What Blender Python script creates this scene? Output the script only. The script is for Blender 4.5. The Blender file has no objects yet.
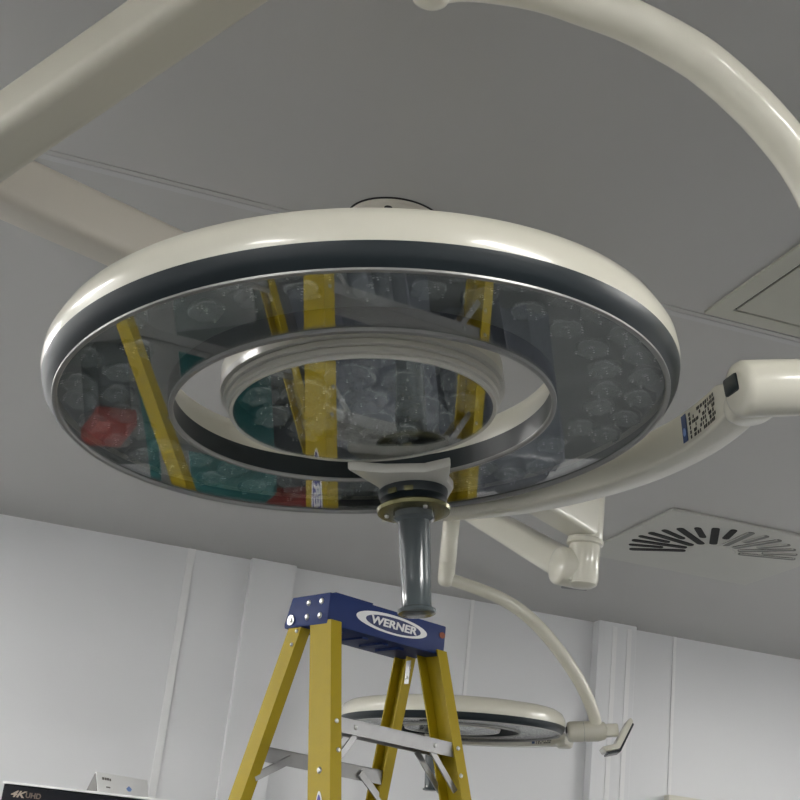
import bpy, bmesh, math, random
from mathutils import Vector, Matrix
random.seed(7)
C = bpy.context.scene.collection
PI = math.pi
# ------------------------------------------------------------------ camera
FOC, PITCH, ROLL, YAW, CAMH = 1400.0, math.radians(20.6), math.radians(6.55), math.radians(16.1), 1.55
cy, sy = math.cos(YAW), math.sin(YAW)
def H(v, dz=CAMH):                       # heading frame (x right, y ahead, z up from the eye) -> room frame
    return Vector((v[0]*cy + v[1]*sy, -v[0]*sy + v[1]*cy, v[2] + dz))
fw = Vector((0, math.cos(PITCH), math.sin(PITCH))); u0 = Vector((0, -math.sin(PITCH), math.cos(PITCH))); r0 = Vector((1, 0, 0))
rt = math.cos(ROLL)*r0 + math.sin(ROLL)*u0; up = -math.sin(ROLL)*r0 + math.cos(ROLL)*u0
def ray(x, y): return fw + rt*((x-400)/FOC) - up*((y-400)/FOC)
def ptY(x, y, Y): v = ray(x, y); return H(v*(Y/v.y))
def ptT(x, y, t): return H(ray(x, y)*t)
CEIL = 3.05; WALLY = 6.19
def ceilpt(x, y, z=CEIL): v = ray(x, y); return H(v*((z-CAMH)/v.z))
def wallpt(x, y, Y=WALLY):
    v = H(ray(x, y), 0); return Vector((0, 0, CAMH)) + v*(Y/v.y)
cam = bpy.data.cameras.new('camera'); co = bpy.data.objects.new('camera', cam); C.objects.link(co)
cam.sensor_width = 36; cam.sensor_fit = 'HORIZONTAL'; cam.lens = FOC/800*36; cam.clip_start = .05
R, U, B = H(rt, 0), H(up, 0), -H(fw, 0)
m = Matrix((R, U, B)).transposed().to_4x4(); m.translation = (0, 0, CAMH); co.matrix_world = m
bpy.context.scene.camera = co
# ------------------------------------------------------------------ materials
def mat(name, col, rough=.5, metal=0, coat=0, noise=.03, nscale=6, emit=None, bump=0, bscale=200, spec=.5):
    M = bpy.data.materials.new(name); M.use_nodes = True; nt = M.node_tree; b = nt.nodes['Principled BSDF']
    b.inputs['Roughness'].default_value = rough; b.inputs['Metallic'].default_value = metal
    b.inputs['Coat Weight'].default_value = coat; b.inputs['Coat Roughness'].default_value = .08
    b.inputs['Specular IOR Level'].default_value = spec
    tc = nt.nodes.new('ShaderNodeTexCoord'); n = nt.nodes.new('ShaderNodeTexNoise'); n.inputs['Scale'].default_value = nscale
    n.inputs['Detail'].default_value = 4; nt.links.new(tc.outputs['Object'], n.inputs['Vector'])
    cr = nt.nodes.new('ShaderNodeMapRange'); cr.inputs[3].default_value = 1-noise; cr.inputs[4].default_value = 1+noise
    nt.links.new(n.outputs['Fac'], cr.inputs[0])
    mx = nt.nodes.new('ShaderNodeVectorMath'); mx.operation = 'SCALE'; mx.inputs[0].default_value = col
    nt.links.new(cr.outputs[0], mx.inputs['Scale']); nt.links.new(mx.outputs[0], b.inputs['Base Color'])
    if bump:
        n2 = nt.nodes.new('ShaderNodeTexNoise'); n2.inputs['Scale'].default_value = bscale; nt.links.new(tc.outputs['Object'], n2.inputs['Vector'])
        bp = nt.nodes.new('ShaderNodeBump'); bp.inputs['Strength'].default_value = bump; bp.inputs['Distance'].default_value = .01
        nt.links.new(n2.outputs['Fac'], bp.inputs['Height']); nt.links.new(bp.outputs[0], b.inputs['Normal'])
    if emit:
        b.inputs['Emission Color'].default_value = (*emit[0], 1); b.inputs['Emission Strength'].default_value = emit[1]
    return M
M = dict(
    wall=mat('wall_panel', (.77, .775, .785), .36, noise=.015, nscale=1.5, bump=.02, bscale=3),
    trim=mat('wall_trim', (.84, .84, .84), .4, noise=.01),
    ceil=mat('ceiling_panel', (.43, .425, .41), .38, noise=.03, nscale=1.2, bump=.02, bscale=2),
    ceiltrim=mat('ceiling_seam', (.47, .47, .47), .4, noise=.01),
    ceilpan=mat('ceiling_cream', (.46, .46, .39), .5, noise=.02),
    floor=mat('floor_vinyl', (.09, .094, .098), .35, noise=.12, nscale=9),
    cream=mat('cream_paint', (.65, .63, .535), .28, coat=.5, noise=.015),
    beige=mat('beige_paint', (.50, .48, .40), .5, coat=.08, noise=.03, nscale=3),
    beigeb=mat('beige_paint_warm', (.60, .56, .485), .5, coat=.05, noise=.03, nscale=3),
    dark=mat('dark_slate_plastic', (.013, .020, .024), .34, coat=.0, spec=.4, noise=.05),
    rim=mat('satin_grey_rim', (.30, .30, .29), .35, metal=.4),
    ringp=mat('grooved_grey_cream', (.52, .51, .46), .3, coat=.3),
    plate=mat('reflector_grey', (.24, .25, .25), .5, noise=.25, nscale=14),
    darkplate=mat('pod_bezel_dark', (.09, .095, .10), .35, noise=.3, nscale=20),
    handle=mat('slate_handle', (.065, .08, .085), .25, coat=.5),
    olive=mat('olive_reflect_plate', (.16, .15, .07), .25, metal=.6),  # the ladder's yellow reflection is put into this plate colour
    black=mat('black_plastic', (.008, .009, .010), .45, spec=.3),
    yellow=mat('yellow_fibreglass', (.34, .25, .003), .55, spec=.3, noise=.06, nscale=30, bump=.05, bscale=300),
    blue=mat('blue_cap_plastic', (.008, .024, .115), .5, spec=.2, noise=.08, nscale=25),
    navy=mat('navy_print', (.012, .022, .10), .5),
    alu=mat('aluminium', (.36, .36, .36), .45, metal=.75, noise=.1, nscale=40),
    steel=mat('bolt_steel', (.50, .50, .49), .35, metal=.9),
    white=mat('white_print', (.72, .72, .72), .5),
    orange=mat('orange_sticker', (.22, .05, .015), .6),
    violet=mat('violet_print', (.03, .025, .25), .5),
    screen=mat('screen_black', (.003, .004, .008), .4, spec=.15),
    tan=mat('tan_print', (.42, .35, .28), .5),
    tan2=mat('dim_tan_print', (.16, .12, .09), .5),
    greyp=mat('grey_print', (.05, .05, .05), .5),
    boxw=mat('white_plastic', (.90, .90, .89), .35),
    boxd=mat('grey_bin_plastic', (.09, .10, .11), .5),
    boxg=mat('grey_plastic', (.16, .155, .15), .5, noise=.1, nscale=60),
    lblue=mat('light_blue_print', (.22, .35, .68), .5),
    ink=mat('label_ink', (.035, .035, .03), .5),
    inkb=mat('label_blue_ink', (.05, .09, .22), .5),
    teal=mat('teal_drape', (.012, .11, .11), .7, noise=.2, nscale=8),
    red=mat('red_plastic', (.22, .03, .025), .5),
    bag=mat('clear_bag', (.11, .12, .145), .3, noise=.3, nscale=12, bump=.5, bscale=30),
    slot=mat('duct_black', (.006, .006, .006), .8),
    slotl=mat('lit_vane_grey', (.16, .16, .15), .6),
    vane=mat('vent_vane', (.50, .50, .46), .5),
    glint=mat('lens_glint', (.95, .95, .93), .15, spec=1),
    glow=mat('light_diffuser', (.8, .8, .8), .5, emit=((1, .985, .955), 34.0)),
)
def glass(name, fac, tint, rough, bump=0, bscale=20, gl=(1, 1, 1)):
    G = bpy.data.materials.new(name); G.use_nodes = True; nt = G.node_tree; nt.nodes.clear()
    o = nt.nodes.new('ShaderNodeOutputMaterial'); mx = nt.nodes.new('ShaderNodeMixShader'); t = nt.nodes.new('ShaderNodeBsdfTransparent'); g = nt.nodes.new('ShaderNodeBsdfGlossy')
    t.inputs[0].default_value = (*tint, 1); g.inputs['Roughness'].default_value = rough; g.inputs[0].default_value = (*gl, 1); mx.inputs[0].default_value = fac
    nt.links.new(t.outputs[0], mx.inputs[1]); nt.links.new(g.outputs[0], mx.inputs[2]); nt.links.new(mx.outputs[0], o.inputs[0])
    if bump:
        tc = nt.nodes.new('ShaderNodeTexCoord'); n2 = nt.nodes.new('ShaderNodeTexNoise'); n2.inputs['Scale'].default_value = bscale; nt.links.new(tc.outputs['Object'], n2.inputs['Vector'])
        bp = nt.nodes.new('ShaderNodeBump'); bp.inputs['Strength'].default_value = bump; bp.inputs['Distance'].default_value = .01
        nt.links.new(n2.outputs['Fac'], bp.inputs['Height']); nt.links.new(bp.outputs[0], g.inputs['Normal'])
    return G
M['cover'] = glass('cover_glass', .24, (.92, .94, .93), .012)
M['cover2'] = glass('pod_glass', .27, (.92, .94, .93), .008)
M['lens'] = glass('clear_lens', .30, (.93, .945, .95), .04)
M['podlens'] = glass('clear_pod_lens', .46, (.90, .92, .93), .04)
# ------------------------------------------------------------------ builders
def wm(o):
    return (wm(o.parent) if o.parent else Matrix()) @ o.matrix_basis
def link(name, bm, m_, parent=None, world=False, smooth=35):
    if world and parent: bm.transform(wm(parent).inverted())
    bmesh.ops.recalc_face_normals(bm, faces=bm.faces)
    me = bpy.data.meshes.new(name); bm.to_mesh(me); bm.free(); me.materials.append(m_)
    if smooth:
        for p in me.polygons: p.use_smooth = True
        try: me.set_sharp_from_angle(angle=math.radians(smooth))
        except Exception: pass
    o = bpy.data.objects.new(name, me); C.objects.link(o)
    if parent: o.parent = parent
    return o
def tag(o, label, cat, group=None, kind=None):
    o['label'] = label; o['category'] = cat
    if group: o['group'] = group
    if kind: o['kind'] = kind
    return o
def thing(name, label, cat, mtx=None, group=None):
    o = bpy.data.objects.new(name, None); C.objects.link(o); o.empty_display_size = .05
    if mtx is not None: o.matrix_world = mtx; o.matrix_basis = mtx
    return tag(o, label, cat, group)
def struct(name, bm, m_, smooth=0):
    o = link(name, bm, m_, smooth=smooth); o['kind'] = 'structure'; return o
def box(bm, lo, hi, mtx=None):
    vs = [bm.verts.new((x, y, z)) for x in (lo[0], hi[0]) for y in (lo[1], hi[1]) for z in (lo[2], hi[2])]
    for f in ((0, 1, 3, 2), (4, 6, 7, 5), (0, 4, 5, 1), (2, 3, 7, 6), (0, 2, 6, 4), (1, 5, 7, 3)): bm.faces.new([vs[i] for i in f])
    if mtx is not None: bmesh.ops.transform(bm, matrix=mtx, verts=vs)
    return vs
def bev(bm, w, seg=2, ang=30):
    bmesh.ops.recalc_face_normals(bm, faces=bm.faces)
    es = [e for e in bm.edges if len(e.link_faces) == 2 and e.calc_face_angle(0) > math.radians(ang)]
    bmesh.ops.bevel(bm, geom=es, offset=w, segments=seg, profile=.6, affect='EDGES', clamp_overlap=True)
    return bm
def bx(lo, hi, mtx=None, w=0, seg=2):
    bm = bmesh.new(); box(bm, lo, hi, mtx)
    return bev(bm, w, seg) if w else bm
def lathe(prof, n=96, closed=False, bm=None, mtx=None):
    bm = bm or bmesh.new(); rings = []; new = []
    for r, z in prof:
        if r < 1e-6: v = bm.verts.new((0, 0, z)); rings.append([v]*n); new.append(v)
        else:
            ring = [bm.verts.new((r*math.cos(2*PI*i/n), r*math.sin(2*PI*i/n), z)) for i in range(n)]; rings.append(ring); new += ring
    k = len(rings)
    for j in range(k if closed else k-1):
        a, b = rings[j], rings[(j+1) % k]
        for i in range(n):
            vs = []
            for v in (a[i], a[(i+1) % n], b[(i+1) % n], b[i]):
                if v not in vs: vs.append(v)
            if len(vs) > 2: bm.faces.new(vs)
    if mtx is not None: bmesh.ops.transform(bm, matrix=mtx, verts=new)
    return bm
def cat(pts, k=8):                       # Catmull-Rom through the points
    P = [Vector(p) for p in pts]; P = [2*P[0]-P[1]] + P + [2*P[-1]-P[-2]]; out = []
    for i in range(1, len(P)-2):
        for j in range(k):
            t = j/k; a, b, c, d = P[i-1], P[i], P[i+1], P[i+2]
            out.append(.5*((2*b)+(c-a)*t+(2*a-5*b+4*c-d)*t*t+(3*b-a-3*c+d)*t**3))
    out.append(P[-2]); return out
def sweep(path, sections, closed_ends=True, upv=Vector((0, 0, 1)), bm=None):
    # sections: list (one per path point) of 2D polygons [(s, t)], s along side, t along up
    bm = bm or bmesh.new(); rings = []
    n = len(path); side0 = None
    for i, p in enumerate(path):
        t = (path[min(i+1, n-1)]-path[max(i-1, 0)]).normalized()
        s = t.cross(upv)
        if s.length < .05: s = side0 or Vector((1, 0, 0))
        s = (s - t*s.dot(t)).normalized()
        if side0 and s.dot(side0) < 0: s = -s
        side0 = s; u = s.cross(t).normalized()
        rings.append([bm.verts.new(p + s*a + u*b) for a, b in sections[i]])
    k = len(rings[0])
    for i in range(n-1):
        for j in range(k): bm.faces.new((rings[i][j], rings[i][(j+1) % k], rings[i+1][(j+1) % k], rings[i+1][j]))
    if closed_ends: bm.faces.new(rings[0]); bm.faces.new(rings[-1][::-1])
    return bm
def circ(r, n=20, sx=1, st=1): return [(r*sx*math.cos(2*PI*i/n), r*st*math.sin(2*PI*i/n)) for i in range(n)]
def tube(path, r, n=20, bm=None):
    rs = r if isinstance(r, (list, tuple)) else [r]*len(path)
    t0 = (path[-1]-path[0]).normalized(); upv = Vector((0, 0, 1)) if abs(t0.z) < .8 else Vector((0, 1, 0))
    return sweep(path, [circ(q, n) for q in rs], upv=upv, bm=bm)
def rrect(w, h, r=.01, k=4, ox=0, oy=0):
    out = []
    for cx, cy_, a0 in ((w/2-r, h/2-r, 0), (-w/2+r, h/2-r, 90), (-w/2+r, -h/2+r, 180), (w/2-r, -h/2+r, 270)):
        for i in range(k+1):
            a = math.radians(a0+90*i/k); out.append((ox+cx+r*math.cos(a), oy+cy_+r*math.sin(a)))
    return out
def frame(origin, x, y, z):
    mm = Matrix((Vector(x), Vector(y), Vector(z))).transposed().to_4x4(); mm.translation = origin; return mm
def zalong(p, d, upv=Vector((0, 1, 0))):    # matrix with local z along d
    d = d.normalized(); x = upv.cross(d)
    if x.length < .05: x = Vector((1, 0, 0)).cross(d)
    x.normalize(); return frame(p, x, d.cross(x), d)
def prism(poly, z0, z1, mtx=None, bm=None):
    bm = bm or bmesh.new(); a = [bm.verts.new((x, y, z0)) for x, y in poly]; b = [bm.verts.new((x, y, z1)) for x, y in poly]
    bm.faces.new(a[::-1]); bm.faces.new(b)
    for i in range(len(poly)): bm.faces.new((a[i], a[(i+1) % len(poly)], b[(i+1) % len(poly)], b[i]))
    if mtx is not None: bmesh.ops.transform(bm, matrix=mtx, verts=a+b)
    return bm
def text_bm(s, size, depth, mtx, shear=0, width=1):
    cu = bpy.data.curves.new('lettering', 'FONT'); cu.body = s; cu.size = size; cu.extrude = depth; cu.align_x = 'CENTER'; cu.align_y = 'CENTER'; cu.shear = shear; cu.offset = size*.03
    o = bpy.data.objects.new('lettering', cu); C.objects.link(o); bpy.context.view_layer.update()
    me = bpy.data.meshes.new_from_object(o); bm = bmesh.new(); bm.from_mesh(me)
    bpy.data.objects.remove(o); bpy.data.curves.remove(cu); bpy.data.meshes.remove(me)
    bm.transform(mtx @ Matrix.Diagonal((width, 1, 1, 1))); return bm
def ell(a, b, n=40): return [(a*math.cos(2*PI*i/n), b*math.sin(2*PI*i/n)) for i in range(n)]
def dup(o, parent, mtx):
    c = o.copy(); C.objects.link(c); c.parent = parent; c.matrix_parent_inverse = Matrix(); c.matrix_basis = mtx
    for ch in list(o.children):
        dup(ch, c, ch.matrix_basis.copy())
    return c
# ------------------------------------------------------------------ room shell
X0, X1, Y0, Y1 = -3.2, 5.6, -2.6, WALLY
struct('floor', bx((X0, Y0, -.1), (X1, Y1, 0)), M['floor'])
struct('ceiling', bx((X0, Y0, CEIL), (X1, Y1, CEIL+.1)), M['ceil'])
struct('wall_back', bx((X0-.1, Y1, -.1), (X1+.1, Y1+.1, CEIL+.1)), M['wall'])
struct('wall_front', bx((X0-.1, Y0-.1, -.1), (X1+.1, Y0, CEIL+.1)), M['wall'])
struct('wall_left', bx((X0-.1, Y0, -.1), (X0, Y1, CEIL+.1)), M['wall'])
struct('wall_right', bx((X1, Y0, -.1), (X1+.1, Y1, CEIL+.1)), M['wall'])
n_trim = [0]
def trim(bm, m_=None, smooth=0):
    n_trim[0] += 1; return struct('trim_%d' % n_trim[0], bm, m_ or M['trim'], smooth)
def wseam(px, py, w=.022, d=.006):
    x = wallpt(px, py).x; trim(bx((x-w/2, Y1-d, 0), (x+w/2, Y1, CEIL), w=.002))
for px, py in ((192, 550), (472.5, 601), (674.5, 639)): wseam(px, py, .034 if px < 200 else .018)
def pilaster(pa, pb, d):
    xa, xb = wallpt(pa, 515+.18*pa).x, wallpt(pb, 515+.18*pb, WALLY-d).x
    trim(bx((xa, Y1-d, 0), (xb, Y1, CEIL), w=.004), M['wall'])
    return xa, xb
pa = pilaster(250.5, 297, .045)
pb = pilaster(593, 637, .07)
for k in (.42, .80):
    x = pb[0]+(pb[1]-pb[0])*k; trim(bx((x-.012, Y1-.074, 0), (x+.012, Y1-.07, CEIL-.02), w=.001))
tx = wallpt(664, 795)
trim(bx((tx.x, Y1-.05, tx.z-.12), (tx.x+1.1, Y1, tx.z), w=.004), mat('cream_header', (.72, .70, .60), .4))
# ceiling seams and access panel
sa = ceilpt(160, 184)
trim(bx((X0, sa.y-.012, CEIL-.004), (X1, sa.y+.012, CEIL), w=.0015), M['ceiltrim'])
trim(bx((X0, sa.y-.03, CEIL-.002), (X1, sa.y-.012, CEIL)), M['ceil'])
cp = ceilpt(703, 312)
pan = bmesh.new(); x_, y_ = cp.x, sa.y-.045; W_ = 1.25; L_ = 1.25; fwd = .05
for lo, hi in (((x_, y_-L_), (x_+fwd, y_)), ((x_+W_-fwd, y_-L_), (x_+W_, y_)), ((x_+fwd, y_-fwd), (x_+W_-fwd, y_)), ((x_+fwd, y_-L_), (x_+W_-fwd, y_-L_+fwd))):
    box(pan, (*lo, CEIL-.006), (*hi, CEIL))
r_ = tag(link('access_panel', pan, M['ceilpan'], smooth=0), 'large cream flat access panel in the ceiling with a dark seam', 'ceiling panel')
link('infill', bx((x_+fwd+.007, y_-L_+fwd+.007, CEIL-.005), (x_+W_-fwd-.007, y_-fwd-.007, CEIL-.0005)), M['ceilpan'], r_, smooth=0)
link('seam', bx((x_+fwd, y_-L_+fwd, CEIL-.001), (x_+W_-fwd, y_-fwd, CEIL-.0002)), M['slot'], r_, smooth=0)
# ------------------------------------------------------------------ ceiling lights (outside the view, light the room)
LP = [(-2.5, 3.0, .6, 1.2), (-1.9, 5.0, .6, 1.2), (-2.6, -1.4, .6, 1.2), (1.6, -.7, 1.2, .6), (3.6, .6, .6, 1.2), (4.9, 3.4, .6, 1.2)]
names = ['left of the lamps over the blank side wall', 'far left by the back wall', 'behind the viewer by the left wall', 'behind the viewer in the middle', 'right foreground beside the access panel', 'far right near the side wall']
for (x, y, w, l), nm in zip(LP, names):
    f = bmesh.new()
    for lo, hi in (((-w/2-.03, -l/2-.03), (-w/2, l/2+.03)), ((w/2, -l/2-.03), (w/2+.03, l/2+.03)), ((-w/2, l/2), (w/2, l/2+.03)), ((-w/2, -l/2-.03), (w/2, -l/2))):
        box(f, (*lo, -.012), (*hi, 0))
    t = thing('ceiling_light', 'rectangular recessed ceiling light panel, '+nm, 'ceiling light', Matrix.Translation((x, y, CEIL)), 'ceiling light panels')
    link('frame', f, M['trim'], t, smooth=0); link('diffuser', bx((-w/2, -l/2, -.008), (w/2, l/2, -.001)), M['glow'], t, smooth=0)
# ------------------------------------------------------------------ swirl vent
vc = ceilpt(712, 548); ca = ceilpt(675, 506.5); cb = ceilpt(605, 542.5)
vt = thing('swirl_vent', 'square cream ceiling air vent with a swirl of radial slots, near the back wall', 'air vent', Matrix.Translation((vc.x, vc.y, CEIL)))
vh = .372
link('face_plate', bx((-vh, -vh, -.012), (vh, vh, 0), w=.004), M['vane'], vt)
hub = lathe([(0, -.016), (.085, -.016), (.09, -.012)], 32); link('hub', hub, M['vane'], vt)
for k in range(17):
    a = -PI*.5 - YAW - .20 + (k-8)*math.radians(12.2)
    lng = k % 2 == 0
    ra, rb = (.10, .318) if lng else (.185, .318)
    mtx = Matrix.Rotation(a, 4, 'Z')
    s = prism([(x, y) for x, y in rrect(rb-ra, (.030 if lng else .026), .0125, 3, (ra+rb)/2, 0)], -.0145, -.0118, mtx)
    sl = link('slot', s, M['slot'] if k < 10 else M['slotl'], vt, smooth=0)  # right-hand slots paler: lit vanes painted into the colour
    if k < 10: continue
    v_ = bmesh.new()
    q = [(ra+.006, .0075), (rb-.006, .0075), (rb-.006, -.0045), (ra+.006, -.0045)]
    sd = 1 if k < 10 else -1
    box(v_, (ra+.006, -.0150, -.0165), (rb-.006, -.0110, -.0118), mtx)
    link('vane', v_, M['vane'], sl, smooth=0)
# ------------------------------------------------------------------ surgical lights
def lens_proto(rad, seed):
    # a clear moulded lens: a fluted dome with a dimple
    rnd = random.Random(seed); bm = bmesh.new(); n = 24; rings = []
    prof = [(1, 0), (.98, -.22), (.86, -.46), (.66, -.60), (.48, -.56), (.34, -.36), (.20, -.22), (.08, -.18)]
    for j, (r, z) in enumerate(prof):
        rings.append([bm.verts.new((rad*r*(1+.05*math.cos(6*2*PI*i/n)*(j > 0))*math.cos(2*PI*i/n), rad*r*(1+.05*math.cos(6*2*PI*i/n)*(j > 0))*math.sin(2*PI*i/n), rad*z*(.9+.1*math.cos(6*2*PI*i/n)))) for i in range(n)])
    c_ = bm.verts.new((0, 0, -rad*.17))
    for j in range(len(rings)-1):
        for i in range(n): bm.faces.new((rings[j][i], rings[j][(i+1) % n], rings[j+1][(i+1) % n], rings[j+1][i]))
    for i in range(n): bm.faces.new((rings[-1][i], rings[-1][(i+1) % n], c_))
    for bx_, by_, bz_ in ((.86, .1, -.42), (.78, .30, -.50), (-.80, -.2, -.46), (.1, .05, -.42), (-.3, .82, -.40)):  # bright white beads stand in for sparkles on the lens
        bmesh.ops.create_uvsphere(bm, u_segments=6, v_segments=4, radius=.0020, matrix=Matrix.Translation((rad*bx_, rad*by_, rad*bz_)))
    return bm
bead_area = 2.2e-6
lens_me = {}
def surgical_light(c, nrm, az, J, K, path, label, E_top, armr=.0245):
    nrm = Vector(nrm).normalized(); n = H(nrm, 0); y_ = H((0, 1, 0), 0); a = y_.cross(n).normalized(); b = n.cross(a)
    base = frame(c, a, b, n) @ Matrix.Rotation(az, 4, 'Z')
    t = thing('surgical_light', label, 'surgical light', base, 'ring shaped surgical lights')
    # ring housing: white shell, dark band, glass
    sh = [(.3695, .021), (.3720, .032), (.3705, .046), (.3620, .062), (.3450, .072), (.3050, .078), (.2700, .075), (.2440, .068), (.2300, .060), (.2250, .044), (.2245, .026), (.2280, .026), (.229, .040), (.366, .040), (.366, .021)]
    link('ring_housing', lathe(sh, 192, True), M['cream'], t, smooth=50)
    bd = [(.3575, -.001), (.3635, .004), (.3685, .012), (.3708, .0215), (.366, .0215), (.354, .004)]
    o = link('outer_band', lathe(bd, 192, True), M['dark'], t, smooth=60); o['label'] = 'dark slate band round the outer rim'
    bd = [(.2222, -.001), (.2222, .014), (.2235, .027), (.2290, .027), (.2280, .004)]
    o = link('inner_band', lathe(bd, 160, True), M['dark'], t, smooth=60); o['label'] = 'dark slate band round the central opening'
    rm = lathe([(.3515, -.0025), (.3535, -.0040), (.3575, -.0030), (.3580, .001), (.3515, .001)], 192, True)
    link('outer_bezel', rm, M['rim'], t, smooth=60)
    rm = lathe([(.2215, -.0030), (.2230, -.0042), (.2270, -.0030), (.2275, .001), (.2215, .001)], 160, True)
    link('inner_bezel', rm, M['rim'], t, smooth=60)
    link('reflector', lathe([(.2280, .024), (.3580, .024), (.3580, .0255), (.2280, .0255)], 160, True), M['plate'], t, smooth=30)
    cg = link('cover_glass', lathe([(.2272, 0), (.3516, 0), (.3516, .0015), (.2272, .0015)], 160, True), M['cover'], t, smooth=30)
    # lenses
    if 'r' not in lens_me:
        for k_, rad in (('r', .021), ('m', .033)):
            bm = lens_proto(rad, 3); bmesh.ops.recalc_face_normals(bm, faces=bm.faces); me = bpy.data.meshes.new('lens'); bm.to_mesh(me); bm.free(); me.materials.append(M['lens'] if k_ == 'r' else M['podlens'])
            me.materials.append(M['glint'])
            for p in me.polygons:
                p.use_smooth = True
                if p.area < bead_area: p.material_index = 1
            lens_me[k_] = me
    rnd = random.Random(11)
    for row, (rr, nn) in enumerate(((.330, 34), (.286, 30))):
        for k in range(nn):
            if k % (nn//2) in (3,): continue
            th = 2*PI*(k+.5*row)/nn + rnd.uniform(-.02, .02)
            o = bpy.data.objects.new('lens', lens_me['r']); C.objects.link(o); o.parent = t
            o.matrix_basis = Matrix.Translation((rr*math.cos(th), rr*math.sin(th), .0225)) @ Matrix.Rotation(th, 4, 'Z') @ Matrix.Rotation(rnd.uniform(-.18, .18), 4, 'X') @ Matrix.Rotation(rnd.uniform(-.18, .18), 4, 'Y')
    # central pod
    pod = [(.153, .0), (.157, -.001), (.1580, .002), (.1575, .0045), (.1608, .0055), (.1612, .0105), (.1600, .0125), (.1640, .0135), (.1645, .0185), (.1632, .0205), (.1680, .0215), (.168, .030)]
    rg = link('pod_rim', lathe(pod + [(.160, .030), (.153, .004)], 160, True), M['ringp'], t, smooth=25); rg['label'] = 'grooved grey rim of the central pod'
    pc = [(.1680, .030), (.1672, .050), (.163, .066), (.150, .076), (.11, .080), (0, .081), (0, .077), (.10, .076), (.145, .07), (.157, .06), (.160, .030)]
    link('pod_shell', lathe(pc, 160), M['cream'], t, smooth=50)
    link('pod_bezel', lathe([(0, .034), (.154, .030), (.154, .001), (.1515, .001), (.1515, .028), (0, .031)], 128), M['darkplate'], t, smooth=30)
    link('pod_glass', lathe([(0, -.0002), (.1530, -.0002), (.1530, .0012), (0, .0012)], 128), M['cover2'], t, smooth=30)
    pts = [(0, 0)] + [(.070*math.cos(q*PI/3+.3), .070*math.sin(q*PI/3+.3)) for q in range(6)] + [(.122*math.cos(q*PI/6+.1), .122*math.sin(q*PI/6+.1)) for q in range(12)]
    for px, py in pts:
        o = bpy.data.objects.new('lens', lens_me['m']); C.objects.link(o); o.parent = t; s = 1 if math.hypot(px, py) < .1 else .8
        o.matrix_basis = Matrix.Translation((px, py, .026)) @ Matrix.Rotation(rnd.uniform(0, 3), 4, 'Z') @ Matrix.Rotation(rnd.uniform(-.15, .15), 4, 'X') @ Matrix.Scale(s, 4)
    # bracket from the pod across the opening to the handle mount
    hx, hy = .069, .222
    br = prism([(-.018, .138), (.03, .150), (.08, .149), (.112, .128), (.1130, .160), (.112, .185), (.122, .215), (.116, .262), (.095, .300), (.075, .345), (.058, .345), (.04, .29), (.030, .245), (.022, .205)], -.019, -.0055)
    bev(br, .003, 2); link('bracket', br, M['ringp'], t)
    hm = Matrix.Translation((hx, hy, 0))
    mt = link('handle_mount', lathe([(0, -.016), (.045, -.016), (.046, -.022), (.044, -.031), (.038, -.034), (.034, -.042), (0, -.042)], 64, mtx=hm), M['dark'], t, smooth=40)
    link('mount_plate', lathe([(0, -.0425), (.046, -.041), (.049, -.044), (.048, -.0485), (.040, -.050), (.028, -.050), (0, -.050)], 64, mtx=hm), M['olive'], t, smooth=40)
    hd = link('handle', lathe([(0, -.046), (.0275, -.046), (.0270, -.058), (.0215, -.062), (.0210, -.09), (.0196, -.140), (.0192, -.174), (.0205, -.177), (.0245, -.179), (.0252, -.1815), (.0240, -.184), (.0150, -.186), (0, -.186)], 64, mtx=hm), M['handle'], t, smooth=40)
    for q in range(3):
        th = q*2*PI/3 - 1.2
        link('screw', lathe([(0, -.053), (.0025, -.053), (.003, -.050), (.003, -.048)], 12, mtx=hm @ Matrix.Translation((.036*math.cos(th), .036*math.sin(th), 0))), M['steel'], mt)
    for th in (-2.25, -1.75):
        link('clip', bx((-.006, -.002, -.033), (.006, .002, -.026), mtx=hm @ Matrix.Rotation(th+PI/2, 4, 'Z') @ Matrix.Translation((0, -.046, 0)), w=.001), M['olive'], mt)
    # fork arm following the far side of the ring
    data = [(-7, .452, .036, .026, .004), (2, .448, .046, .050, .014), (14, .437, .046, .050, .013), (28, .422, .046, .049, .012), (42, .407, .044, .046, .011), (55, .396, .038, .042, .009), (68, .384, .028, .034, .006), (78, .374, .020, .026, .002), (85, .366, .014, .020, -.002)]
    P_, S_ = [], []
    for i in range(len(data)-1):
        for j in range(6):
            q = j/6; d = [x+(y-x)*q for x, y in zip(data[i], data[i+1])]; P_.append(d)
    P_.append(list(data[-1]))
    path_ = [Vector((d[1]*math.cos(math.radians(d[0]))*1.0, d[1]*math.sin(math.radians(d[0])), d[4])) for d in P_]
    fk = link('fork_arm', sweep(path_, [rrect(d[2], d[3], .0045, 3) for d in P_]), M['cream'], t, smooth=35)
    # rating label on the inner face of the fork: a blue mark and rows of small print
    def on_fork(ang, zoff):
        for i in range(len(P_)-1):
            if P_[i][0] <= ang <= P_[i+1][0]:
                q = (ang-P_[i][0])/(P_[i+1][0]-P_[i][0]); d = [x+(y-x)*q for x, y in zip(P_[i], P_[i+1])]; break
        r = d[1]-d[2]/2-.0004; A = math.radians(ang)
        return frame(Vector((r*math.cos(A), r*math.sin(A), d[4]+zoff)), (math.sin(A), -math.cos(A), 0), (0, 0, 1), (-math.cos(A), -math.sin(A), 0))
    lb = bx((-.0065, -.018, 0), (.0065, .018, .0006), on_fork(12.6, .001)); link('label_mark', lb, M['inkb'], fk, smooth=0)
    lb = prism(ell(.0038, .0055, 16), .0006, .0010, on_fork(12.6, .001) @ Matrix.Translation((0, -.005, 0))); link('label_mark', lb, M['lblue'], fk, smooth=0)
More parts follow.
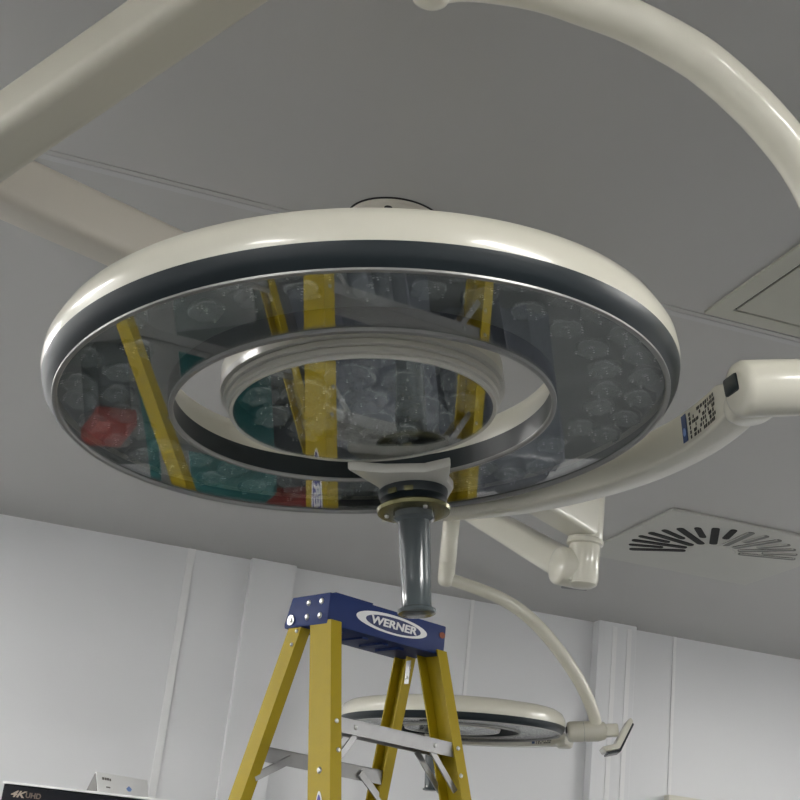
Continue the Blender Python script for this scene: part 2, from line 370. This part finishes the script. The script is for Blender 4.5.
    ink = bmesh.new(); rr_ = random.Random(5)
    for row in range(6):
        ang = 10.8
        while ang > 2.0:
            w = rr_.uniform(.0015, .006)
            if rr_.random() < .8: box(ink, (-w/2, -.0022, 0), (w/2, .0020, .0005), on_fork(ang, (.0150-.0060*row)))
            ang -= math.degrees((w+.0016)/.42)
    o = link('label_print', ink, M['ink'], fk, smooth=0); o['kind'] = 'stuff'
    # joint block at the end of the fork
    sm = Matrix.Translation((.447, -.062, .012))
    dj = (K-J).normalized()
    link('pivot_block', bx((-.003, -.010, -.004), (.006, .022, .018), frame(J, dj, Vector((0, 0, 1)).cross(dj).normalized(), dj.cross(Vector((0, 0, 1)).cross(dj).normalized())), w=.004), M['dark'], t, world=True)
    L_ = (K-J).length
    cyl = lathe([(0, 0), (.022, 0), (.030, .003), (.0335, .010), (.0335, L_-.03), (.0335, L_), (.028, L_+.022), (.015, L_+.032), (0, L_+.034)], 48, mtx=zalong(J, K-J, Vector((0, 0, 1))))
    jb = link('joint_barrel', cyl, M['cream'], t, world=True, smooth=45)
    link('seam_ring', lathe([(.0337, L_*.52), (.0340, L_*.525), (.0337, L_*.53)], 48, mtx=zalong(J, K-J, Vector((0, 0, 1)))), M['rim'], jb, world=True)
    ft = link('fork_foot', lathe([(0, -.016), (.020, -.016), (.028, -.011), (.030, .0), (.028, .010), (.020, .012), (0, .012)], 32, mtx=Matrix.Translation((.455, -.020, -.004))), M['cream'], t, smooth=50)
    # curved arm and upright sleeve
    cp_ = cat(path, 8)
    rs = [armr*(1.0 + .10*math.sin(PI*min(1, i/(len(cp_)-1)))) for i in range(len(cp_))]
    link('curved_arm', tube(cp_, rs, 28), M['cream'], t, world=True, smooth=60)
    e0 = Vector(path[0])
    sl = link('upright_sleeve', lathe([(0, -.028), (.012, -.027), (.021, -.021), (.0255, -.010), (.027, .004), (.027, .045), (.0265, .047), (.0275, .049), (.0275, E_top-e0.z-.004), (.02, E_top-e0.z), (0, E_top-e0.z)], 48, mtx=Matrix.Translation(e0)), M['cream'], t, world=True, smooth=40)
    # control paddle on the joint
    pm = frame(K + dj*.055 + Vector((0, 0, -.012)), dj, Vector((0, 0, 1)).cross(dj).normalized(), dj.cross(Vector((0, 0, 1)).cross(dj).normalized()))
    ps = link('control_stem', bx((-.045, -.022, -.008), (.012, .022, .032), pm, w=.006), M['cream'], t, world=True)
    pf = frame(K, dj, Vector((0, 0, 1)).cross(dj).normalized(), dj.cross(Vector((0, 0, 1)).cross(dj).normalized()))
    XZ = Matrix(((1, 0, 0, 0), (0, 0, -1, 0), (0, 1, 0, 0), (0, 0, 0, 1)))
    pd = link('control_panel', bev(prism([(.004, -.056), (.046, -.048), (.094, .026), (.104, .034), (.112, .022), (.060, -.064), (.012, -.072)], -.05, .05, pf @ XZ), .004, 2), M['cream'], t, world=True)
    o = link('panel_underside', bev(prism([(.018, -.0735), (.060, -.066), (.110, .018), (.1135, .012), (.063, -.073), (.020, -.080)], -.045, .045, pf @ XZ), .0015, 1), M['dark'], pd, world=True)  # dark plate along the underside of the panel
    return t, base
# near light
c1 = H((-.0412, 1.552, .561)); n1 = (-.1307, .052, 1)
J1 = ptY(735, 389, 1.49); K1 = ptY(850, 386, 1.52)
path1 = [ptY(*q) for q in ((432, -15, 1.37), (462, -20, 1.375), (502, -17, 1.385), (545, -9, 1.395), (587, 5, 1.405), (628, 20, 1.415), (665, 38.5, 1.425), (699, 59, 1.43), (732, 86, 1.44), (768, 122, 1.45), (800, 163, 1.465), (824, 208, 1.475), (845, 262, 1.49), (860, 325, 1.51), (866, 384, 1.52))]
surgical_light(c1, n1, 0, J1, K1, path1, 'large ring shaped surgical light in the foreground with a slate grey handle hanging under it', path1[0].z+.193)
# far light
T2 = 4.62
c2 = ptT(452, 730, T2)
J2 = ptT(567, 732, T2-.02); K2 = ptT(598, 731, T2-.02)
path2 = [ptT(*q) for q in ((446, 578, 4.45), (470, 586, 4.46), (500, 598, 4.48), (525, 614, 4.50), (548, 637, 4.52), (570, 666, 4.55), (584, 690, 4.57), (593, 712, 4.59), (597, 730, 4.60))]
surgical_light(c2, (-.055, -.035, 1), math.radians(30), J2, K2, path2, 'smaller looking ring shaped surgical light far behind the ladder, near the back wall', path2[0].z+.225, .0195)
# ------------------------------------------------------------------ ceiling hub and pendant arms
hub_c = ceilpt(395, 221)
t = thing('ceiling_mount', 'round beige ceiling flange with a screw hole just above the big ring lamp', 'ceiling mount', Matrix.Translation((hub_c.x, hub_c.y, CEIL)))
HZ = CAMH+1.15
link('gap_ring', lathe([(0, -.003), (.110, -.003), (.111, 0)], 64), M['slot'], t)
link('flange', lathe([(0, -.014), (.101, -.014), (.107, -.010), (.108, -.003), (0, -.003)], 64), M['beigeb'], t, smooth=40)
for k in range(6):
    th = k*PI/3 - 2.04
    link('screw_hole', lathe([(0, -.0155), (.006, -.0155), (.009, -.0148), (.0095, -.0135)], 16, mtx=Matrix.Translation((.088*math.cos(th), .088*math.sin(th), 0))), M['black'], t)
link('column', lathe([(.058, -.014), (.058, HZ-CEIL-.14), (.05, HZ-CEIL-.16), (0, HZ-CEIL-.16)], 48), M['beige'], t, smooth=40)
def boxarm(name, A, Bp, w, h, label, r=.012, m_='beige', knuckle=None):
    d = (Bp-A); L = d.length; d.normalize()
    s = d.cross(Vector((0, 0, 1))).normalized(); u = s.cross(d)
    mtx = frame(A, d, -s, u)
    t = thing(name, label, 'pendant arm', mtx)
    P = [A + d*(L*i/12) for i in range(13)]
    link('beam', sweep(P, [rrect(w, h, r, 5)]*13), M[m_], t, world=True, smooth=35)
    return t, mtx, L
ja = H((-.835, 2.09, 1.135)); hubA = Vector((hub_c.x, hub_c.y, CAMH+1.17)); hubB = Vector((hub_c.x, hub_c.y, CAMH+1.065))
t, mt_, L_ = boxarm('extension_arm', hubA + (ja-hubA).normalized()*.05, ja + (ja-hubA)*0 + Vector((0, 0, .0)), .100, .098, 'square beige ceiling arm reaching left from behind the big ring lamp', .02, 'beigeb')
link('end_knuckle', lathe([(0, -.10), (.055, -.10), (.062, -.09), (.062, .065), (.05, .075), (0, .075)], 48, mtx=Matrix.Translation(ja)), M['beigeb'], t, world=True, smooth=40)
jb = ptT(587, 512, 3.8); 
hb = Vector((hub_c.x, hub_c.y, jb.z))
t, mt_, L_ = boxarm('extension_arm', hb + (jb-hb).normalized()*.05, jb, .088, .15, 'cream horizontal ceiling arm ending above the far swivel joint, right of the hanging handle', .012, 'cream')
link('end_knuckle', lathe([(0, -.078), (.046, -.078), (.047, -.074), (.047, .070), (.045, .075), (0, .075)], 48, mtx=Matrix.Translation(jb)), M['cream'], t, world=True, smooth=40)
# spring arms
def springarm(A, Bp, w, h, label, seam=True, m_='beige'):
    d = (Bp-A); L = d.length; d.normalize(); s = d.cross(Vector((0, 0, 1))).normalized(); u = s.cross(d)
    t = thing('spring_arm', label, 'pendant arm', frame(A, d, -s, u))
    P = [A + d*(L*i/16) for i in range(17)]
    sec = [rrect(w*(1-.10*i/16), h*(1-.14*i/16), .022, 6) for i in range(17)]
    bm_ = link('beam', sweep(P, sec), M[m_], t, world=True, smooth=35)
    return t, d, s, u, L, bm_
E1 = Vector((path1[0].x, path1[0].y, path1[0].z+.240))
sA = Vector((ja.x, ja.y, ja.z-.085)) 
t, d, s, u, L, bm_ = springarm(sA + (E1-sA).normalized()*.06, E1 - (E1-sA).normalized()*.02, .098, .094, 'long beige spring arm crossing the top left corner, nearest to the viewer')
A0 = sA + d*.06
for off in (-1,):
    link('highlight_ridge', sweep([A0 + d*(L*.04) - s*(.0425*off*-1)*-1 + u*.004, A0 + d*(L*.96) - s*(.0385*off*-1)*-1 + u*.004], [rrect(.004, .010, .0015, 2)]*2), M['beige'], bm_, world=True)  # thin strip added to draw the highlight line along the arm
link('seam_groove', sweep([A0 + d*(L*.05) - u*.0437 - s*.012, A0 + d*(L*.95) - u*.0378 - s*.012], [rrect(.0012, .0012, .0004, 1)]*2), M['rim'], bm_, world=True)
link('front_knuckle', lathe([(0, -.045), (.034, -.045), (.04, -.035), (.04, .04), (.03, .05), (0, .05)], 40, mtx=Matrix.Translation(E1)), M['beige'], t, world=True, smooth=40)
E2 = Vector((path2[0].x, path2[0].y, path2[0].z+.262))
kn = ptT(589, 558, 3.8)
pv = ptT(571, 568, 3.76)
t, d, s, u, L, bm_ = springarm(pv, E2, .07, .085, 'white spring arm sloping up from the far swivel joint, right of the hanging handle', m_='cream')
link('front_knuckle', lathe([(0, -.03), (.03, -.03), (.035, -.025), (.035, .03), (.03, .035), (0, .035)], 40, mtx=Matrix.Translation(E2)), M['cream'], t, world=True, smooth=40)
side = H((-.94, -.34, 0), 0).normalized()
dsc = lathe([(0, -.05), (.045, -.05), (.052, -.03), (.052, .036), (.049, .043), (.040, .047), (0, .049)], 48, mtx=zalong(pv, side, Vector((0, 0, 1))))
link('pivot_disc', dsc, M['cream'], t, world=True, smooth=45)
sw = lathe([(0, .018), (.050, .018), (.050, .006), (.042, .003), (.042, -.090), (.038, -.104), (.025, -.112), (0, -.114)], 12, mtx=Matrix.Translation(Vector((jb.x, jb.y, jb.z-.098))))
link('swivel_body', sw, M['cream'], t, world=True, smooth=35)
link('stop_block', bx((-.035, -.03, -.012), (.035, .03, .012), Matrix.Translation(ptT(575, 583, 3.79)) @ Matrix.Rotation(math.radians(-20), 4, 'Z'), w=.003), M['dark'], t, world=True)
link('connecting_lug', bx((-.035, -.028, -.045), (.035, .028, .035), Matrix.Translation((pv+Vector((jb.x, jb.y, pv.z)))/2), w=.01), M['cream'], t, world=True)
# ------------------------------------------------------------------ step ladder
lyaw = .696-YAW
lo = H((-.113, 3.325, .739))
LX = Vector((math.cos(lyaw), math.sin(lyaw), 0)); LB = Vector((-math.sin(lyaw), math.cos(lyaw), 0))
LM = frame(lo, LX, LB, (0, 0, 1))             # local: x along the cap, y to the rear, z up from the cap top
base = frame(Vector((lo.x, lo.y, 0)), LX, LB, (0, 0, 1)); top = lo.z
lad = thing('step_ladder', 'yellow fibreglass step ladder with a blue top cap standing under the lamps', 'step ladder', base)
T_ = Matrix.Translation((0, 0, top))
def lp(name, bm, m_, par=lad, smooth=30): bm.transform(T_); return link(name, bm, M[m_], par, smooth=smooth)
CL, CD, CH = .389, .150, .077
cap = bmesh.new(); pr = [(0, 0), (0, -CH), (CD+.018, -CH), (CD+.020, -CH+.012), (CD, 0)]
vs = prism([(a_, b_) for a_, b_ in pr], 0, CL, Matrix(((0, 0, 1, 0), (1, 0, 0, 0), (0, 1, 0, 0), (0, 0, 0, 1))))
bev(vs, .004, 2)
capo = lp('top_cap', vs, 'blue')
lp('tray_lip', bx((.02, .004, -.001), (CL*.36, CD-.01, .0045), w=.0015), 'blue', capo)
for k, (x, z) in enumerate(((.06, -.085), (.14, -.082), (.205, -.083), (.26, -.084))):
    lp('moulded_rib', bx((x, .03, z), (x+.018, .12, -CH+.004)), 'blue', capo)
FX = frame((0, 0, 0), (1, 0, 0), (0, 0, 1), (0, -1, 0))          # drawing plane on the cap's front face
lg = Matrix.Translation((.205, -.0006, -.036)) @ FX @ Matrix.Rotation(math.radians(0), 4, 'Z')
bm = prism(ell(.118, .024), 0, .0012, lg); lo1 = lp('logo_oval', bm, 'white', capo)
bm = prism(ell(.092, .0185), .0012, .0018, lg @ Matrix.Translation((.004, -.001, 0))); lp('logo_field', bm, 'navy', lo1)
lp('logo_lettering', text_bm('WERNER', .0265, .0006, lg @ Matrix.Translation((.004, -.001, .0024)), .1, 1.42), 'white', lo1, 0)
lp('orange_tag', prism(ell(.010, .008, 14), 0, .0012, Matrix.Translation((CL-.013, -.0006, -.026)) @ FX), 'orange', capo)
EX = frame((0, 0, 0), (0, -1, 0), (0, 0, 1), (-1, 0, 0))         # drawing plane on the cap's end face
def rivet(x, y, z, n, r=.0065, par=lad, m_='steel'):
    bm = lathe([(0, .004), (r*.6, .0034), (r, 0)], 16, mtx=zalong(Vector((x, y, z)), Vector(n), Vector((0, 0, 1)) if abs(n[2]) < .5 else Vector((0, 1, 0))))
    return lp('rivet', bm, m_, par)
for y in (.030, .080):
    for z in (-.020, -.055): rivet(-.0005, y, z, (-1, 0, 0), .008, capo); rivet(CL+.0005, y, z, (1, 0, 0), .008, capo)
b_ = lathe([(0, .006), (.006, .006), (.006, .003), (.013, .003), (.013, 0)], 20, mtx=zalong(Vector((-.0005, .142, -.058)), Vector((-1, 0, 0)), Vector((0, 0, 1)))); lp('pivot_bolt', b_, 'steel', capo)
zt = -CH+.01; zb = -top+.03
FS, FO = .29, .085      # front rails: forward and outward slope
RS, RO = .243, .085
def chan(w, d, tk, mirror=False, back=False):
    P = [(0, 0), (w, 0), (w, tk), (tk, tk), (tk, d-tk), (w, d-tk), (w, d), (0, d)]
    return P
def rail(xo, yo, sx, sy_, w, d, right, z0=zt, z1=zb):
    bm = bmesh.new(); R_ = []
    for z in (z0, z1):
        dz = (z0-z)
        ox = xo + (sx*dz if right else -sx*dz); oy = yo + sy_*dz
        R_.append([bm.verts.new((ox + (-a if right else a), oy + b, z)) for a, b in chan(w, d, .0045)])
    k = 8
    for j in range(k): bm.faces.new((R_[0][j], R_[0][(j+1) % k], R_[1][(j+1) % k], R_[1][j]))
    bm.faces.new(R_[0]); bm.faces.new(R_[1][::-1]); return bm
def fr(z): return -.012 - FS*(zt-z)        # front edge of the front rails
def rr(z): return .100 + RS*(zt-z)
FD, RD = .080, .051
rl = lp('front_rail', rail(.002, fr(zt), FO, -FS, .033, FD, False), 'yellow', smooth=20)
rrg = lp('front_rail', rail(CL-.002, fr(zt), FO, -FS, .033, FD, True), 'yellow', smooth=20)
b1 = lp('rear_rail', rail(.004, rr(zt), RO, RS, .030, RD, False), 'yellow', smooth=20)
b2 = lp('rear_rail', rail(CL-.004, rr(zt), RO, RS, .030, RD, True), 'yellow', smooth=20)
for xo, yo, s1, s2, d, right in ((.002, fr(zt), FO, -FS, FD, 0), (CL-.002, fr(zt), FO, -FS, FD, 1), (.004, rr(zt), RO, RS, RD, 0), (CL-.004, rr(zt), RO, RS, RD, 1)):
    dz = zt-zb; x = xo + (s1*dz if right else -s1*dz); y = yo+s2*dz
    lp('foot', bx((x-.012 if not right else x-.03, y-.006, -top), (x+.03 if not right else x+.012, y+d+.006, -top+.07), w=.004), 'black')
for k in range(1, 7):
    z = -.298-.305*(k-1); dz = zt-z; y = fr(z)
    xl, xr = .002-FO*dz+.005, CL-.002+FO*dz-.005
    st = bmesh.new(); box(st, (xl, y+.002, z-.004), (xr, y+.082, z)); box(st, (xl, y+.002, z-.034), (xr, y+.005, z-.002)); box(st, (xl, y+.079, z-.030), (xr, y+.082, z-.002))
    for q in range(6): box(st, (xl+.01, y+.010+.012*q, z-.0005), (xr-.01, y+.013+.012*q, z+.0012))
    so = lp('step', st, 'alu', smooth=0)
    for x in (xl+.075, xr-.085): rivet(x, y+.002, z-.016, (0, -1, 0), .006, so)
    for x, sg in ((xl, 1), (xr, -1)):
        A = Vector((x+sg*.085, y+.010, z-.030)); Bp = Vector((x+sg*.012-.0*sg, y+.010-.018, z-.115))
        lp('brace', sweep([A, Bp], [rrect(.016, .004, .001, 1)]*2, upv=Vector((0, 1, 0))), 'alu', so)
        A2 = A+Vector((0, .055, 0)); B2_ = Bp+Vector((0, .055, 0))
        lp('brace', sweep([A2, B2_], [rrect(.016, .004, .001, 1)]*2, upv=Vector((0, 1, 0))), 'alu', so)
    for x, sg in ((xl-.008, 1), (xr+.008, -1)):
        for zz in (z-.012, z-.078): rivet(x+sg*.020, y-.0005-FS*(-zz+z)*0 + (zz-z)*FS, zz, (0, -1, 0), .006, rl if sg > 0 else rrg)
for k in range(1, 6):
    z = -.362-.38*(k-1); dz = zt-z; y = rr(z)
    xl, xr = .004-RO*dz+.004, CL-.004+RO*dz-.004
    st = bmesh.new(); box(st, (xl, y+.010, z-.036), (xr, y+.014, z)); box(st, (xl, y+.010, z-.004), (xr, y+.040, z))
    bo = lp('rear_bar', st, 'alu', smooth=0)
    for x, sg in ((xl, 1), (xr, -1)):
        lp('brace', sweep([Vector((x+sg*.10, y+.006, z-.018)), Vector((x+sg*.008, y+.02, z-.075))], [rrect(.020, .004, .001, 1)]*2, upv=Vector((0, 1, 0))), 'alu', bo)
# spreader arms
for x0, sg in ((.0, 1), (CL, -1)):
    z = -.62; dz = zt-z; x = x0 - sg*FO*dz + sg*.04
    lp('spreader', sweep([Vector((x, fr(z)+.06, z)), Vector((x, (fr(z)+rr(z))/2+.04, z-.03)), Vector((x, rr(z)+.02, z))], [rrect(.004, .022, .001, 1)]*3), 'alu')
for x, y, z in ((.0, .115, -.087), (-.003, .124, -.120)): rivet(x, y, z, (-1, 0, 0), .005, b1)
for x, y, z in ((CL-.0405, .080, -.110), (CL-.042, .086, -.135)): rivet(x, y, z, (-1, 0, 0), .005, b2)
lp('hinge_strip', bx((CL-.036, .084, -.15), (CL-.034, .10, -.09)), 'alu', b2)
# long oval maker's sticker on the outside of the left front rail
zs0 = -.462; hl = .20; zc = zs0-hl
SX = Matrix(((0, 0, -1, 0), (-1, 0, 0, 0), (0, 1, 0, 0), (0, 0, 0, 1)))
def web(z, yoff, out):
    dz = zt-z; return Vector((.002-FO*dz-out, fr(z)+yoff, z))
vdir = (web(zc-.1, .04, 0)-web(zc+.1, .04, 0)).normalized(); yv = Vector((0, -1, 0)); nx = yv.cross(-vdir).normalized()
if nx.x > 0: nx = -nx
SM = frame(web(zc, .038, .0006), vdir, nx.cross(vdir), nx)
st_ = lp('rail_sticker', prism(ell(hl, .021), 0, .0008, SM), 'white', rl)
lp('sticker_field', prism(ell(hl-.008, .0155), .0008, .0014, SM), 'violet', st_)
lp('sticker_lettering', text_bm('WERNER', .030, .0004, SM @ Matrix.Translation((0, 0, .0018)), .1, 1.9), 'white', st_, 0)
rivet(*web(-.425, .038, .0005), (-1, 0, 0), .008, rl)
# ------------------------------------------------------------------ monitor and box
TD = 4.3
mc = ptT(3, 783, TD)
ry = H((1, 0, 0), 0); ryb = Vector((0, 0, 1)).cross(ry)
mfm = frame(mc, ry, ryb, (0, 0, 1))     # x right, y back, z up; origin = top left front corner
mb = frame(Vector((mc.x, mc.y, 0)) + ry*.6 + ryb*.05, ry, ryb, (0, 0, 1))
mon = thing('monitor', 'large black flat screen monitor at the bottom left corner, marked 4K', 'monitor', mb)
MW, MH = 1.22, .70
link('casing', bx((0, .012, -MH), (MW, .06, 0), mfm, w=.006), M['black'], mon, world=True)
bz = link('screen', bx((.004, .006, -MH+.004), (MW-.004, .0125, -.004), mfm, w=.001), M['screen'], mon, world=True)
sc = TD*1.0/FOC
lm = frame(mc + ry*(.053) + ryb*.0055 + Vector((0, 0, -.030)), ry, (0, 0, 1), -ryb)
def mtext(s, size, x, z, m_, sh=.3, w=1.2):
    return link('screen_mark', text_bm(s, size, .0004, frame(mc + ry*x + ryb*.0056 + Vector((0, 0, z)), ry, (0, 0, 1), -ryb), sh, w), M[m_], bz, world=True, smooth=0)
mtext('4K', .027, .048, -.028, 'tan', .35, 1.35); mtext('UHD', .022, .098, -.028, 'tan2', 0, 1.0)
link('screen_mark', bx((.03, .0052, -.068), (.10, .006, -.055), mfm), M['greyp'], bz, world=True, smooth=0)
link('top_edge', bx((-.002, .0, .0), (MW, .06, .007), mfm, w=.001), M['boxw'], mon, world=True)
link('stand_post', bx((MW/2-.05, .06, -mc.z+.08), (MW/2+.05, .12, -.2), mfm, w=.01), M['alu'], mon, world=True)
link('stand_base', bx((MW/2-.35, -.2, -mc.z), (MW/2+.35, .4, -mc.z+.08), mfm, w=.02), M['alu'], mon, world=True)
# white three sided box on the monitor
bl = ptT(96, 790, TD+.03); br_ = ptT(145, 795.5, TD+.03)
bxl = (br_-bl).length
bm0 = frame(Vector((bl.x, bl.y, mc.z+.006)) + ryb*.0, ry, ryb, (0, 0, 1))
bo = thing('sign_block', 'small white three sided block with grey end lying on top of the black monitor', 'sign block', bm0)
tri = [(0, .002), (.060, .002), (.030, .056), (.026, .056)]
YZ = Matrix(((0, 0, 1, 0), (1, 0, 0, 0), (0, 1, 0, 0), (0, 0, 0, 1)))
tri = [(-.014, 0), (.066, 0), (.024, .062), (.018, .062)]
YZr = Matrix.Rotation(math.radians(38), 4, 'Z')
q = prism([(a_, b_) for a_, b_ in tri], 0, bxl*1.2, YZr @ YZ); bev(q, .002, 2); bb = link('body', q, M['boxw'], bo)
link('end_cap', prism([(-.010, .003), (.060, .003), (.023, .057), (.019, .057)], -.002, .0, YZr @ YZ), M['boxg'], bo)
fn = Vector((0, -.062, .032)).normalized(); fu = Vector((0, .032, .062)).normalized()
FM = YZr @ frame((0, -.014, 0), (1, 0, 0), fu, fn)
link('mark', prism([(-.010, 0), (0, .010), (.010, 0), (.004, -.008), (-.004, -.008)], .0, .0012, FM @ Matrix.Translation((bxl*.74, .028, 0))), M['lblue'], bb, smooth=0)
mk = bmesh.new()
for x, w_, z_ in ((.022, .008, .050), (.031, .006, .050), (.039, .007, .050), (.047, .005, .049), (.038, .014, .022)):
    box(mk, (x-w_/2+.0, z_-.004 if z_ > .03 else z_-.002, 0), (x+w_/2, z_+.004 if z_ > .03 else z_+.002, .0012), FM)
link('small_print', mk, M['boxg'], bb, smooth=0)
# ------------------------------------------------------------------ stand-ins on the floor, added for the colours mirrored in the lamp glass
def drape(name, label, cat_, x, y, w, d, h, m_, seed, rz=0, sag=.02):
    rnd = random.Random(seed); bm = bmesh.new(); n = 36; prof = [(.0, 1), (.5, 1), (.86, .995), (.98, .96), (1.0, .85), (1.02, .55), (1.05, .25), (1.08, .0)]
    rings = []
    for j, (k, hz) in enumerate(prof):
        ring = []
        for i in range(n):
            a = 2*PI*i/n; ca_, sa_ = math.cos(a), math.sin(a)
            q = 1/max(abs(ca_), abs(sa_)); q = min(q, 1.25)
            f = 1 + (0 if j < 4 else sag*(j-3)*math.sin(i*2.2+seed))
            ring.append(bm.verts.new((w/2*k*q*ca_*f, d/2*k*q*sa_*f, h*hz + (rnd.uniform(-.012, .012) if 0 < j < 7 else 0)))) if k else None
        if k: rings.append(ring)
    c_ = bm.verts.new((0, 0, h)); 
    for i in range(n): bm.faces.new((rings[0][i], rings[0][(i+1) % n], c_))
    for j in range(len(rings)-1):
        for i in range(n): bm.faces.new((rings[j][i], rings[j][(i+1) % n], rings[j+1][(i+1) % n], rings[j+1][i]))
    bm.faces.new(rings[-1])
    o = link(name, bm, M[m_], smooth=60); o.location = (x, y, 0); o.rotation_euler = (0, 0, rz)
    return tag(o, label, cat_)
drape('standin_trolley', 'stand-in low trolley under a teal drape on the floor, added for the teal mirrored in the lamp glass', 'trolley', 1.14, 5.28, .42, .38, .62, 'teal', 1, .3)
drape('standin_stool', 'stand-in small teal draped stool, added for the lamp reflections, on the floor nearest the left wall', 'stool', .20, 5.05, .36, .36, .50, 'teal', 4, .1)
drape('standin_sack', 'stand-in clear plastic sack, added for the lamp reflections, on the floor beside the teal draped trolley', 'sack', 1.62, 4.55, .36, .34, .66, 'bag', 2, .5, .05)
drape('standin_sack', 'stand-in clear plastic sack, added for the lamp reflections, on the floor farthest right of the pair', 'sack', 2.25, 4.85, .40, .36, .70, 'bag', 7, .2, .05)
def bin_(label, x, y, w, d, h, m_, rz):
    t = thing('standin_bin', label, 'storage bin', Matrix.Translation((x, y, 0)) @ Matrix.Rotation(rz, 4, 'Z'))
    b = bmesh.new(); e = .012
    box(b, (-w/2, -d/2, 0), (w/2, d/2, e)); box(b, (-w/2, -d/2, 0), (-w/2+e, d/2, h)); box(b, (w/2-e, -d/2, 0), (w/2, d/2, h)); box(b, (-w/2, -d/2, 0), (w/2, -d/2+e, h)); box(b, (-w/2, d/2-e, 0), (w/2, d/2, h))
    link('bin_body', b, M['boxd'], t, smooth=0)
    link('lid', bx((-w/2-.015, -d/2-.015, h), (w/2+.015, d/2+.015, h+.07), w=.008), M[m_], t)
bin_('stand-in grey storage bin with a red lid, added for the lamp reflections, on the floor left of the teal draped trolley', .70, 5.12, .13, .18, .30, 'red', .2)
bin_('stand-in grey storage bin with a red lid, added for the lamp reflections, on the floor behind the teal draped trolley', 1.50, 5.70, .40, .28, .42, 'red', -.1)
bin_('stand-in grey storage bin with a black lid, added for the lamp reflections, on the floor between the two clear sacks', 1.95, 5.7, .4, .3, .45, 'black', .0)
# ------------------------------------------------------------------ world and view
w = bpy.data.worlds.new('world'); bpy.context.scene.world = w; w.use_nodes = True
w.node_tree.nodes['Background'].inputs[0].default_value = (.5, .5, .5, 1); w.node_tree.nodes['Background'].inputs[1].default_value = .1
vs_ = bpy.context.scene.view_settings; vs_.view_transform = 'Standard'; vs_.look = 'None'; vs_.gamma = 1; vs_.use_curve_mapping = False; vs_.exposure = 0.06
